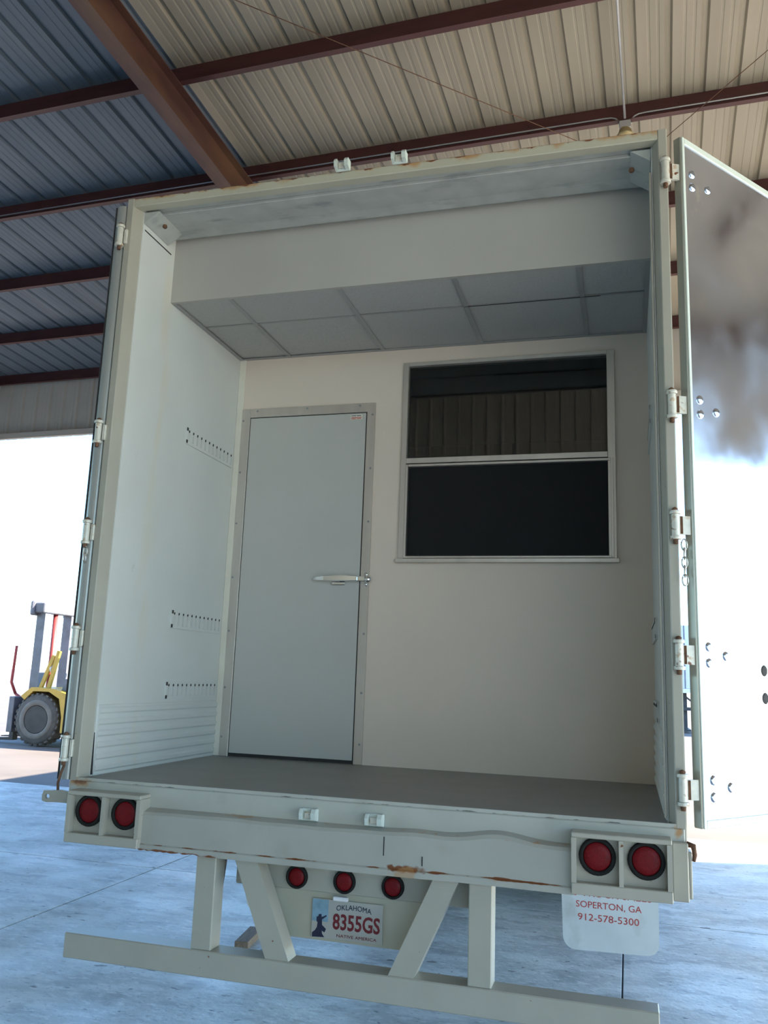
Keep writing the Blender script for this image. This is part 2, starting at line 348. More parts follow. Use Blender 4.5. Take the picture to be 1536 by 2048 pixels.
# right side: open below a siding header, on steel columns
wr = empty('wall_right', rz=BROT); tag(wr, 'siding header over the open right side of the shed', 'wall', kind='structure')
HR = 5.1
for k in range(NW): stand(sheet('siding_panel', 'siding', pz(YB + .9144 * k) + .21 - HR), wr, XR + .06, YB + .9144 * (k + 1), HR, -PI / 2)
MB().box(XR - .05, XR + .01, YB, YF, HR, HR + .11).build('opening_trim', 'siding', wr)
cm = MB()
cm.box(-.1, .1, -.1, -.088, 0, HB).box(-.1, .1, .088, .1, 0, HB).box(-.006, .006, -.088, .088, 0, HB)
cme = cm.mesh('column', 'redox')
for x, y in ((10.6, YF - .16), (10.6, -1.0), (10.6, YB + .25), (-10.75, YF - .16)): link('column', cme, wr, (x, y, 0))

# ================================================================== THE TRAILER
W2, WI, D, ZF, ZT, ZC = 1.293, 1.235, 1.262, 1.25, 4.066, 3.674
TL = 13.4
T = empty('semi_trailer'); tag(T, 'cream box trailer backed up with open rear doors and a walled office inside', 'trailer')
# box shell
box('cargo_floor', 'deck', T, -WI, WI, .0, D + .02, ZF - .04, ZF)
box('cargo_floor', 'darkroom', T, -WI, WI, D + .02, TL - .05, ZF - .04, ZF)
def liner(sx):
    mb = MB(); mb.box(sx * (WI + .004) if sx < 0 else WI, -WI if sx < 0 else WI + .004, .06, TL - .06, ZF - .02, ZT - .03)
    return mb.build('wall_liner', 'liner', T)
ll = liner(-1); lr = liner(1)
for sx in (-1, 1):
    a, b2 = sorted((sx * (WI + .008), sx * (W2 - .004))); box('outer_wall', 'paint', T, a, b2, .07, TL, 1.08, ZT - .02)
box('trailer_roof', 'paint', T, -W2 + .005, W2 - .005, .1, TL, ZT - .03, ZT - .004)
box('nose_wall', 'paint', T, -W2 + .005, W2 - .005, TL, TL + .06, 1.08, ZT - .004)
# rear frame: corner posts (tube with an inner jamb), header
def post(sx):
    mb = MB(); mb.prism([(sx * u_, v_) for u_, v_ in ((W2 + .006, .075), (W2 + .006, .004), (W2 + .002, 0), (WI + .030, 0), (WI + .026, .003), (WI + .004, .058), (WI + .004, .075))], 1.19, ZT, 'z')
    return mb.build('corner_post', 'paint', T)
pl_, pr_ = post(-1), post(1)
# right post carries a step plate, left liner has a pulled-away edge
box('jamb_flashing', 'paint', pr_, WI - .010, WI - .002, .05, .10, 1.26, 3.9)
MB().prism([(.060, 1.255), (.060, 1.44), (.063, 1.44), (.074, 1.255)], -WI - .001, -WI + .0015, 'x').build('liner_gap', 'darkgap', pl_)
hd = MB(); hd.box(-WI - .027, WI + .027, .001, .055, 4.022, ZT, bev=.004).build('rear_header', 'header', T); hd = [o for o in T.children if o.name.startswith('rear_header')][0]
so_ = MB(); so_.mi(0).box(-WI, WI, .055, .10, 4.034, 4.05).box(-WI, WI, .10, .27, 4.018, 4.036, bev=.003)
so_.prism([(.27, 4.036), (.27, 4.020), (.30, 4.016), (.335, 4.012), (.36, 4.022), (.377, 4.04)], -WI, WI, 'x')
so_.build('header_soffit', 'soffit', T)
# gussets in the two top corners
def gusset(sx):
    mb = MB(); x0 = sx * (WI - .002); x1 = sx * (WI - .085)
    vs = [(x0, .06, 3.962), (x0, .30, 3.962), (x1, .30, 4.018), (x1, .06, 4.018), (x0, .06, 4.018), (x0, .30, 4.018)]
    mb.add(vs, [[0, 1, 2, 3], [0, 3, 4], [1, 5, 2], [0, 4, 5, 1], [3, 2, 5, 4]])
    return mb.build('gusset_plate', 'soffit', T)
gl, gr = gusset(-1), gusset(1)
for g_, sx in ((gl, -1), (gr, 1)):
    MB().lathe([(.008, -.006), (.013, .0), (.010, .012)], 10, 'z', (sx * (WI - .08), .13, 3.968)).build('rusty_plug', 'rustpin', g_)
MB().box(-WI + .0005, -WI + .002, .075, .34, 3.928, 3.934).build('seam_gap', 'darkgap', gl)

# sill, bumper, lamp boxes
sl_ = MB().box(-W2, W2, -.004, .06, 1.13, 1.236, bev=.005).box(-W2 + .03, W2 - .03, -.002, .02, 1.236, 1.249).build('rear_sill', 'sill', T)
# bumper beam: profile swept in X with the dented ledge on the right
N = 120; prof_n = 8; vs = []; fs = []
for i in range(N + 1):
    x = -.89 + 1.79 * i / N
    d = .026 * math.exp(-((x - .62) / .13) ** 2) + .006 * math.exp(-((x - .3) / .1) ** 2); fr = .012 * math.exp(-((x - .55) / .2) ** 2)
    w = .0015 * math.sin(9 * x) + .001 * math.sin(23 * x)
    rag = (.006 * random.random() if -.95 < x < -.62 else 0)
    yF = -.056 + fr
    vs += [(x, -.004, 1.150 + d), (x, yF + .008, 1.140 + d + w), (x, yF, 1.128 + d * .9 + w), (x, yF, 1.03 + w), (x, yF, 1.012), (x, yF - .006, 1.006), (x, yF - .006, .984 + rag), (x, -.004, .984)]
for i in range(N):
    for k in range(prof_n):
        a, c = i * prof_n + k, i * prof_n + (k + 1) % prof_n; fs.append([a, c, c + prof_n, a + prof_n])
fs += [list(range(prof_n)), list(range(N * prof_n, (N + 1) * prof_n))]
bp = MB().add(vs, fs).build('bumper_beam', 'bumper', T)
for x, z0, z1 in ((.178, 1.055, 1.125), (.332, 1.03, 1.065)): MB().box(x - .002, x + .002, -.0565, -.055, z0, z1).build('paint_scratch', 'darkgap', bp)
def lampbox(x0, x1):
    """open-fronted box with a divider: plates, not a block"""
    mb = MB(); yF, yB, z0, z1 = -.085, -.0, .992, 1.205; t = .011; mid = (x0 + x1) / 2
    mb.box(x0, x1, yF, yB, z1 - .018, z1, bev=.003).box(x0, x1, yF, yB, z0, z0 + .040, bev=.003)
    mb.box(x0, x0 + t * 1.6, yF, yB, z0 + .04, z1 - .018).box(x1 - t * 1.6, x1, yF, yB, z0 + .04, z1 - .018)
    mb.box(mid - t * .7, mid + t * .7, yF, yB, z0 + .04, z1 - .018).box(x0 + t, x1 - t, -.044, -.038, z0 + .03, z1 - .01)
    return mb.build('lamp_box', 'paint', T)
lampbox(-1.240, -.884); lampbox(.893, 1.243)
def lamp(name, x, y, z, r, lab=None):
    o = MB().lathe([(r, .02), (r, -.008), (r * .96, -.014), (r * .80, -.014), (r * .76, -.006), (r * .76, .01)], 28, 'y', (x, y, z)).build(name, 'rubber', T)
    MB().lathe([(r * .76, .005), (r * .76, -.006), (r * .70, -.010), (r * .4, -.0125), (0.0001, -.013)], 28, 'y', (x, y, z)).build('red_lens', 'redlens', o)
    return o
for x in (-1.148, -.971, .984, 1.155): lamp('tail_lamp', x, -.046, 1.122, .066)
# left tie-down tab with a hole, right-hand hook
tb = MB()
def ringplate(mb, cx, cz, r0, pts, y0, y1):
    n = len(pts); vs = []
    for y in (y0, y1):
        for px, pz_ in pts: vs.append((px, y, pz_))
        for px, pz_ in pts:
            a = math.atan2(pz_ - cz, px - cx); vs.append((cx + r0 * math.cos(a), y, cz + r0 * math.sin(a)))
    fs = []
    for i in range(n):
        j = (i + 1) % n; fs += [[i, j, n + j, n + i], [2 * n + i, 3 * n + i, 3 * n + j, 2 * n + j], [i, 2 * n + i, 2 * n + j, j], [n + i, n + j, 3 * n + j, 3 * n + i]]
    mb.add(vs, fs)
ringplate(tb, -1.405, 1.158, .012, [(-1.29, 1.135), (-1.29, 1.16), (-1.29, 1.185), (-1.34, 1.19), (-1.38, 1.185), (-1.425, 1.182), (-1.432, 1.16), (-1.43, 1.137), (-1.405, 1.132), (-1.36, 1.135)], .0, .014)
tb.build('tie_down_tab', 'paint', T)
MB().box(1.244, 1.30, -.03, .06, .99, 1.19, bev=.004).box(1.30, 1.312, -.02, .05, 1.0, 1.16, bev=.003).build('bumper_end_bracket', 'paint', T)
MB().tube([(1.295, -.01, 1.185), (1.318, -.015, 1.18), (1.322, -.015, 1.15), (1.318, -.015, 1.128)], [.011, .011, .009, .006], 8).build('door_hook', 'rustpin', T)

# door keepers on sill and header
def keeper(parent, x, y, z, flip=1):
    """cast cam keeper: back plate, two lips with a notch between"""
    mb = MB(); mb.mi(0).box(x - .036, x + .036, y - .008, y + .004, z - .024, z + .024, bev=.003)
    for sx, w in ((-1, .012), (1, .018)):
        a = sorted((x + sx * .034, x + sx * (.034 - w)))
        mb.prism([(y - .006, z - .022), (y - .038, z - .016), (y - .042, z + .010 * flip), (y - .030, z + .026 * flip), (y - .006, z + .024)], a[0], a[1], 'x')
    mb.mi(1).box(x - .02, x + .016, y - .018, y - .004, z - .014, z + .012, bev=.003)
    return mb.build('door_keeper', ['trimaqua', 'hinge'], parent)
for x in (-.150, .127): keeper(T, x, -.008, 1.176)
for x in (-.146, .130): keeper(T, x, -.008, 4.083)

# lights and plate bar under the bumper
box('lamp_bar', 'paint', T, -.52, .5, .125, .165, .852, .99, bev=.004)
for x in (-.241, -.032, .174): lamp('marker_lamp', x, .122, .904, .047)
box('plate_panel', 'platepanel', T, -.36, .30, .155, .16, .66, .86)
pt = MB().box(-.177, .128, .146, .149, .671, .823, bev=.001).build('license_plate', 'plate', T)
box('blue_print', 'platesky', pt, -.175, -.105, .1452, .1461, .735, .82)
text('plate_number', '8355GS', 'platered', pt, .017, .741, .1459, .202, .062, bold=.022)
text('plate_state', 'OKLAHOMA', 'platenavy', pt, .005, .800, .1459, .15, .02, arch=.008)
text('plate_motto', 'NATIVE AMERICA', 'platered', pt, .02, .688, .1459, .17, .0115)
MB().prism([(-.172, .673), (-.172, .690), (-.160, .699), (-.152, .712), (-.150, .730), (-.155, .735), (-.155, .752), (-.148, .754), (-.146, .762), (-.134, .764), (-.133, .752), (-.112, .762), (-.111, .757),
            (-.131, .742), (-.130, .722), (-.112, .708), (-.118, .694), (-.130, .700), (-.128, .688), (-.118, .676)], .1450, .1459, 'y').build('plate_figure', 'platenavy', pt)
MB().box(-.075, -.012, .105, .124, .829, .846, bev=.003).build('plate_lamp', 'whitelamp', T)

# underride guard
ug = empty('underride_guard'); ug.parent = T
MB().box(-1.240, 1.190, -.008, .095, .512, .612, bev=.004).build('guard_beam', 'paint', ug)
for x0 in (-.645, .505): MB().box(x0, x0 + .09, -.004, .085, .612, .985, bev=.004).build('guard_post', 'paint', ug)
for a, b2 in ((-.478, -.314), (.369, .196)):
    w = .1; MB().prism([(a, .985), (a + w, .985), (b2 + w, .612), (b2, .612)], 0, .085, 'y').build('guard_brace', 'paint', ug)
for x in (-.62, .54): MB().prism([(.085, .95), (.085, .99), (.8, 1.04), (.8, 1.0), (.16, .95), (.09, .64), (.085, .62)], x, x + .04, 'x').build('guard_stay', 'frame', ug)

# mud flaps, running gear
def flap(x0, x1):
    mb = MB(); r = .07; z0, z1 = .255, .98; pts = [(x0 - .02, z1), (x0, z0 + r)]
    for k in range(1, 6): a = PI + k * PI / 12; pts.append((x0 + r + r * math.cos(a), z0 + r + r * math.sin(a)))
    pts.append((x0 + r, z0)); pts.append((x1 - r, z0 + .01))
    for k in range(1, 6): a = 1.5 * PI + k * PI / 12; pts.append((x1 - r + r * math.cos(a), z0 + .01 + r + r * math.sin(a)))
    pts += [(x1, z0 + r + .01), (x1, z1)]
    mb.prism(pts, 1.9, 1.912, 'y'); return mb.build('mud_flap', 'flap', T)
flap(-1.25, -.71); fR = flap(.72, 1.245)
text('flap_lettering', 'I-16 TRUCK SALES', 'redprint', fR, .96, .565, 1.9, .50, .040)
text('flap_lettering', 'SOPERTON, GA', 'redprint', fR, .974, .499, 1.9, .36, .040)
text('flap_lettering', '912-578-5300', 'redprint', fR, .972, .434, 1.9, .335, .037)
for o in fR.children: tag(o, kind='stuff')
for sx in (-1, 1): box('frame_rail', 'frame', T, sx * .5 - .05, sx * .5 + .05, .25, TL - 1, .93, 1.2)
for k in range(18): box('cross_member', 'frame', T, -1.2, 1.2, .35 + k * .6, .40 + k * .6, 1.08, 1.2)
def wheel(x, y, s):
    r = .51; w = .27
    o = MB().lathe([(.29, -w / 2), (.44, -w / 2), (.495, -w / 2 + .03), (r, -w / 2 + .06), (r, w / 2 - .06), (.495, w / 2 - .03), (.44, w / 2), (.29, w / 2)], 36, 'x', (x, y, r), cap=False).build('wheel', 'tyre', T)
    MB().lathe([(.29, -w / 2 + .01), (.27, -.04), (.12, -.03), (.1, .06), (.0001, .07)] if s > 0 else [(.0001, -.07), (.1, -.06), (.12, .03), (.27, .04), (.29, w / 2 - .01)], 28, 'x', (x, y, r)).build('rim', 'rim', o)
for y in (4.3, 5.6):
    for sx in (-1, 1):
        for xx in (.74, 1.07): wheel(sx * xx, y, sx)
    MB().tube([(-1.1, y, .51), (1.1, y, .51)], .065, 12).build('axle', 'frame', T)
for sx in (-1, 1): MB().box(sx * .45 - .05, sx * .45 + .05, 3.7, 6.2, .75, .93).build('suspension_hanger', 'frame', T)

# ---- inside: partition with window opening, bulkhead, ceiling
WX0, WX1, WZ0, WZ1 = -.125, 1.033, 2.402, 3.558
DX0, DX1, DZ0, DZ1 = -1.138, -.375, 1.262, 3.289
pw = MB()
for x0, x1, z0, z1 in ((-WI, WX0, ZF, ZC + .1), (WX0, WX1, ZF, WZ0), (WX0, WX1, WZ1, ZC + .1), (WX1, WI, ZF, ZC + .1)): pw.box(x0, x1, D, D + .05, z0, z1)
pw.build('partition_wall', 'partition', T)
box('corner_trim', 'trimcream', T, -WI, -WI + .042, D - .01, D, ZF, ZC, bev=.003)
box('bulkhead_board', 'bulk', T, -WI, WI, .378, .40, ZC - .004, 4.045)
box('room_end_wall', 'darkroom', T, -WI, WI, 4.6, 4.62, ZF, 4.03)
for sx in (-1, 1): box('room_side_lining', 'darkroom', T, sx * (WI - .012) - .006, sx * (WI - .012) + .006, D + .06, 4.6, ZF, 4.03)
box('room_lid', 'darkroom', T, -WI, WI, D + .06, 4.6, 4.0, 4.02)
# door trim, screws, door
dt = empty('door_trim'); dt.parent = T; o = .056; y0, y1 = D - .012, D
box('trim_jamb', 'alu', dt, DX0 - o, DX0, y0, y1, ZF, DZ1 + o, bev=.002); box('trim_jamb', 'alu', dt, DX1, DX1 + o * .92, y0, y1, ZF, DZ1 + o, bev=.002)
box('trim_head', 'alu', dt, DX0, DX1, y0, y1, DZ1, DZ1 + o, bev=.002)
box('door_gasket', 'darkgap', dt, DX0 - .002, DX1 + .002, D - .004, D - .001, ZF + .001, DZ1 + .002)
scr = MB().lathe([(.0065, 0), (.0065, -.002), (.004, -.0045), (.0001, -.005)], 8, 'y').mesh('screw', 'rim')
for z in (3.27, 2.94, 2.62, 2.29, 1.97, 1.64, 1.36): link('screw', scr, dt, (DX0 - .044, y0, z)); link('screw', scr, dt, (DX1 + .034, y0, z))
for x in (-1.09, -.76, -.42): link('screw', scr, dt, (x, y0, DZ1 + .04))
dr = MB().box(DX0 + .004, DX1 - .007, D - .010, D - .003, DZ0 + .008, DZ1 - .005, bev=.002).build('personnel_door', 'doorskin', T)
stk = MB().box(-.478, -.405, D - .0106, D - .0099, 3.245, 3.275).build('warning_sticker', 'trimcream', dr)
for z, w, mt in ((3.268, .03, 'platenavy'), (3.257, .034, 'redprint'), (3.250, .03, 'redprint')):
    MB().box(-.474, -.474 + w, D - .0112, D - .0105, z - .002, z + .002).box(-.44, -.44 + w * .9, D - .0112, D - .0105, z - .002, z + .002).build('sticker_print', mt, dr)
lh = MB()
hz = 2.277; yb = D - .010
pts = [(-.655, yb - .03, hz + .000), (-.63, yb - .045, hz + .002), (-.58, yb - .055, hz + .004), (-.50, yb - .055, hz + .005), (-.455, yb - .05, hz + .006), (-.42, yb - .045, hz + .006), (-.385, yb - .04, hz + .006)]
vs = []; fs = []
hh = [.006, .010, .014, .017, .017, .015, .013]; th = [.004, .006, .008, .009, .010, .010, .009]
for p, a, b2 in zip(pts, hh, th): vs += [(p[0], p[1] - b2, p[2] - a * .8), (p[0], p[1] - b2, p[2] + a * .8), (p[0], p[1] + b2, p[2] + a), (p[0], p[1] + b2, p[2] - a)]
for i in range(len(pts) - 1):
    for k in range(4): fs.append([i * 4 + k, i * 4 + (k + 1) % 4, i * 4 + 4 + (k + 1) % 4, i * 4 + 4 + k])
fs += [[0, 1, 2, 3], [24, 25, 26, 27]]
lh.add(vs, fs)
lh.box(-.545, -.462, yb - .014, yb, hz + .012, hz + .030, bev=.003).box(-.545, -.462, yb - .014, yb, hz - .030, hz - .012, bev=.003).box(-.50, -.455, yb - .05, yb, hz - .012, hz + .014, bev=.003)
lh.build('latch_handle', 'chrome', dr)
sk = MB().box(-.385, -.335, D - .05, D - .012, hz - .010, hz + .018, bev=.003).lathe([(.024, 0), (.024, -.012), (.015, -.03), (.0001, -.032)], 14, 'y', (-.325, D - .012, hz + .003))
for dz in (-.026, .032): sk.lathe([(.011, 0), (.011, -.008), (.0001, -.01)], 10, 'y', (-.338, D - .012, hz + dz))
sk.build('latch_strike', 'chrome', T)
# window
wd = empty('window'); wd.parent = T; yf = D - .022
def rail(x0, x1, z0, z1, ya=yf, yb_=D, n='window_rail'): return box(n, 'alu', wd, x0, x1, ya, yb_, z0, z1, bev=.002)
rail(-.154, -.122, 2.40, 3.578); rail(1.016, 1.058, 2.40, 3.578); rail(-.122, 1.016, 3.555, 3.578); rail(-.165, 1.070, 2.376, 2.400, D - .034); rail(-.122, 1.016, 2.958, 2.990, D - .026)
# lower sash, a little proud with its own frame and dark screen
for a in ((-.122, -.108, 2.402, 2.952), (1.03, 1.044, 2.402, 2.952), (-.108, 1.03, 2.938, 2.952), (-.108, 1.03, 2.402, 2.414)): rail(*a, D - .028, D - .004, 'sash_rail')
for a in ((-.108, -.103, 2.414, 2.938), (1.025, 1.03, 2.414, 2.938), (-.103, 1.025, 2.932, 2.938), (-.103, 1.025, 2.414, 2.42)): MB().box(a[0], a[1], D - .02, D + .0, a[2], a[3]).build('screen_spline', 'darkgap', wd)
box('insect_screen', 'screen', wd, -.108, 1.03, D - .008, D - .005, 2.412, 2.94)
for q in (.008, .024): box('glass_pane', 'glass', wd, -.123, 1.017, D + q, D + q + .004, 2.985, 3.556)
box('glass_pane', 'glass', wd, -.11, 1.03, D + .034, D + .038, 2.405, 2.98)
MB().lathe([(.008, 0), (.008, -.01), (.0001, -.012)], 10, 'y', (-.035, D - .01, 2.42)).build('screen_knob', 'darkgap', wd)
# hung ceiling: tiles on a T grid
dc = empty('hung_ceiling'); dc.parent = T
gx = [-WI + .012, -.90, -.29, .31, .91, WI - .012]; gy = [.40, .742, D]
for i in range(5):
    for j in range(2):
        dz = .006 * random.random()
        MB().box(gx[i] + .004, gx[i + 1] - .004, gy[j] + .004, gy[j + 1] - .004, ZC + .004 + dz, ZC + .02 + dz, bev=.003).build('ceiling_tile', 'tile', dc)
for x in gx[1:-1]: box('grid_bar', 'grid', dc, x - .012, x + .012, .40, D, ZC - .001, ZC + .003)
for i in range(5): box('grid_bar', 'grid', dc, gx[i] + .012, gx[i + 1] - .012, gy[1] - .005, gy[1] + .005, ZC, ZC + .0035)
for sx in (-1, 1): a = sorted((sx * WI, sx * (WI - .022))); box('wall_angle', 'grid', dc, a[0], a[1], .40, D, ZC - .004, ZC + .003)
box('wall_angle', 'grid', dc, -WI + .022, WI - .022, D - .02, D, ZC - .003, ZC + .003)
MB().box(.30, 1.0, .40 + .337, .40 + .343, ZC - .0012, ZC + .001).build('tile_gap', 'darkgap', dc)
# kick plate with raised ribs on the liners, logistics tracks with slots
for sx in (-1, 1):
    pr = [(0, ZF - .01)]
    z = ZF + .004
    for k in range(6): pr += [(.006, z), (.006, z + .012), (.013, z + .020), (.013, z + .036), (.006, z + .044)]; z += .051
    pr += [(.004, z), (0, z + .004)]
    mb = MB(); mb.prism([(sx * -1 * u + sx * WI, w) for u, w in pr], .075, D - .012, 'y'); mb.build('kick_plate', 'liner', T)
def track(sx, y0, y1, z0, z1, n):
    ys = [y0]; st = (y1 - y0) / n; sw = .014
    for k in range(n): ys += [y0 + st * (k + .5) - sw / 2, y0 + st * (k + .5) + sw / 2]
    ys.append(y1); zs = [z0 - .012, z0 + .004, z1 - .004, z1 + .012]; th = .010; x0 = sx * WI; x1 = sx * (WI - th); mb = MB()
    for i in range(len(ys) - 1):
        hole = i % 2 == 1
        for j in range(3):
            if hole and j == 1: continue
            a = sorted((x0, x1)); mb.box(a[0], a[1], ys[i], ys[i + 1], zs[j], zs[j + 1])
    tr = mb.build('logistics_track', 'liner', T)
    for k in range(n):
        yc = y0 + st * (k + .5); a = sorted((sx * (WI - .004), sx * (WI - .0108)))
        MB().box(a[0], a[1], yc - sw * .30, yc + sw * .42, z1 - .013, z1 - .001).build('slot_shade', 'darkgap', tr)  # dark block standing in for the shade at the slot top
    for z in (z0, z1): a = sorted((sx * (WI - .0105), sx * (WI - .012))); MB().box(a[0], a[1], y0 - .006, y0 + .010, z - .009, z + .009).build('track_rivet', 'darkgap', tr)
for z0, z1 in ((2.975, 3.044), (1.960, 2.034), (1.590, 1.658)):
    track(-1, .65, 1.225, z0, z1, 12); track(1, .65, 1.225, z0, z1, 12)

# ---- cargo doors
HZ = (3.858, 2.838, 2.352, 1.858, 1.372)
def hinge(parent, cx, cy, z, strap, mtx=None):
    """hinge: pin barrel between two knuckles, strap to the door, pad on the post"""
    mb = MB(); r = .0155
    mb.mi(0).lathe([(r, -.042), (r, .042)], 12, 'z', (cx, cy, z)).mi(0)
    for s in (-1, 1): mb.lathe([(r * 1.35, s * .043), (r * 1.45, s * .050), (r * 1.35, s * .056)] if s > 0 else [(r * 1.35, -.056), (r * 1.45, -.050), (r * 1.35, -.043)], 12, 'z', (cx, cy, z))
    mb.mi(1).lathe([(.009, -.074), (.010, -.056), (.010, .056), (.012, .064), (.004, .07)], 10, 'z', (cx, cy, z))
    a, b2 = strap; mb.mi(0).add([(cx, cy - .006, z - .036), (a, b2 - .006, z - .036), (a, b2 + .006, z - .036), (cx, cy + .006, z - .036), (cx, cy - .006, z + .036), (a, b2 - .006, z + .036), (a, b2 + .006, z + .036), (cx, cy + .006, z + .036)],
           [[0, 3, 2, 1], [4, 5, 6, 7], [0, 1, 5, 4], [1, 2, 6, 5], [2, 3, 7, 6], [3, 0, 4, 7]])
    return mb, r
# right door: swung past square, metal lining towards the camera
AN = R(51.5); u = Vector((math.cos(AN), math.sin(AN), 0)); nrm = Vector((math.sin(AN), -math.cos(AN), 0)); O = Vector((1.352, 0, 0))
RD = empty('cargo_door'); RD.parent = T; RD['label'] = 'right-hand rear door lined with shiny bare metal'
MW = Matrix((u, -nrm, Vector((0, 0, 1)))).transposed().to_4x4(); MW.translation = O     # local x along door, y away from viewer, z up
z0, z1, DW = 1.238, 4.022, 1.215
def dbox(name, mt, parent, *a, bev=0.): return MB().box(*a, bev=bev, M4=MW).build(name, mt, parent)
dbox('outer_skin', 'paint', RD, .01, DW - .01, .032, .036, z0 + .01, z1 - .01)
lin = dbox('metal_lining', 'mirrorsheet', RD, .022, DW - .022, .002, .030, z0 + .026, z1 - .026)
dbox('edge_channel', 'edge', RD, 0, .008, .0, .036, z0, z1, bev=.0035)
dbox('lining_trim', 'trimaqua', RD, .008, .024, -.004, .004, z0, z1, bev=.002); dbox('lining_trim', 'trimaqua', RD, DW - .024, DW, -.004, .036, z0, z1, bev=.002)
dbox('lining_trim', 'trimaqua', RD, .024, DW - .024, -.004, .036, z1 - .028, z1, bev=.002); dbox('lining_trim', 'trimaqua', RD, .024, DW - .024, -.004, .036, z0, z0 + .028, bev=.002)
def boss(s, z, r, mt, name, d):
    bm = bmesh.new(); mb = MB(); mb.lathe([(r * 1.15, .002), (r, -d * .5), (r * .75, -d), (.0001, -d * 1.1)], 16, 'y', (s, 0, z)); mb.v = [tuple(MW @ Vector(v)) for v in mb.v]; bm.free(); return mb.build(name, mt, RD)
for hz_ in (3.845, 2.845, 1.862, 1.374):
    for s, dz in ((.078, .030), (.078, -.030), (.188, .0)): boss(s, hz_ + dz, .0165, 'mirrorsheet', 'bolt_dimple', .006)
for z in (1.815, 1.706): boss(.452, z, .02, 'darkgap', 'lock_rod_hole', .001)
for z in HZ:
    mb, r = hinge(RD, 1.288, -.014, z, (1.345, .012)); mb.mi(1).box(1.306, 1.316, -.012, .012, z - .034, z + .034)
    mb.build('hinge', ['hinge', 'rustpin'], RD)
# left door: folded flat back along the trailer side
LD = empty('cargo_door'); LD.parent = T; LD['label'] = 'left-hand rear door folded back along the trailer side'
MB().box(-1.352, -1.318, .008, 1.2, 1.24, 4.03).build('door_panel', 'paint', LD)
ec = MB(); n = 8; pts = []
for k in range(n + 1): a = PI + PI * k / n; pts.append((-1.334 + .028 * math.cos(a), .012 + .012 * math.sin(a)))
pts += [(-1.306, .03), (-1.362, .03)]; ec.prism(pts, 1.235, 4.034, 'z'); ec.build('edge_channel', 'edge2', LD)
box('edge_seal', 'darkgap', LD, -1.366, -1.3615, .004, .04, 1.235, 4.03)
for z, hx in zip(HZ, (-1.312, -1.322, -1.330, -1.332, -1.326)):
    mb, r = hinge(LD, hx, -.018, z, (hx - .02, .004)); mb.mi(0).box(hx + .016, hx + .034, -.012, .002, z - .038, z + .038, bev=.003)
    mb.build('hinge', ['hinge', 'rustpin'], LD)
MB().tube([(-1.318, -.02, 1.30), (-1.33, -.02, 1.27), (-1.345, -.015, 1.22), (-1.345, -.01, 1.19)], .006, 6).build('rust_strap', 'rustpin', LD)
def chain(parent, x, y, z, n, mt='alu'):
    for k in range(n):
        c = Vector((x, y, z - k * .034)); pts = []
        for q in range(12):
            a = 2 * PI * q / 12; w, h = .010 * math.cos(a), .022 * math.sin(a)
            pts.append(c + (Vector((w, 0, h)) if k % 2 == 0 else Vector((0, w, h))))
        MB().tube(pts, .0032, 6, closed=True).build('chain_link', mt, parent)
chain(LD, -1.322, -.022, 2.262, 2); chain(RD, 1.318, -.012, 2.275, 5)

# ================================================================== LOOSE THINGS IN THE SHED
wb = MB().box(-.045, .045, -.17, .17, 0, .05, bev=.003); wbo = wb.build('wood_block', 'wood'); wbo.location = (-1.31, 2.12, .001); wbo.rotation_euler = (0, 0, R(8)); tag(wbo, 'weathered wooden block lying on the floor behind the guard post', 'block')
# conduit along the purlin, lamp holder with a drop pipe; built in the shed frame
y = P0 + PS - .012; zc = pz(P0 + PS) + .075
cx_ = 1.0
def cond(name, pts, r, lab):
    o = MB().tube(pts, r, 8).build(name, 'conduit'); o.rotation_euler = (0, 0, BROT); return tag(o, lab, 'conduit')
def bend(sx): return [(cx_ + sx * .20, y, zc), (cx_ + sx * .13, y, zc - .004), (cx_ + sx * .09, y, zc - .02), (cx_ + sx * .065, y, zc - .05), (cx_ + sx * .055, y, zc - .09)]
cond('electrical_conduit', [(XL + 4, y, zc)] + bend(-1), .009, 'long thin steel conduit strapped to the purlin, left of the lamp holder')
cond('electrical_conduit', bend(1)[::-1] + [(XR - 1, y, zc)], .009, 'thin steel conduit strapped to the purlin, right of the lamp holder')
cond('electrical_conduit', [(cx_, -4, pz(-4) - .01), (cx_, P0 - .07, pz(P0) - .012), (cx_, y - .09, pz(P0 + PS) - .012)], .012, 'pale pipe running along the roof down to the lamp holder')
lhd = empty('lamp_holder', rz=BROT); tag(lhd, 'ochre lamp holder on a steel junction box under the purlin', 'lamp holder')
MB().box(cx_ - .055, cx_ + .055, y - .06, y - .002, zc - .17, zc - .085, bev=.006).build('junction_box', 'conduit', lhd)
MB().lathe([(.045, zc - .17), (.06, zc - .19), (.07, zc - .23), (.085, zc - .245), (.05, zc - .25), (.03, zc - .255)], 18, 'z', (cx_, y - .035, 0)).build('socket', 'brassbox', lhd)

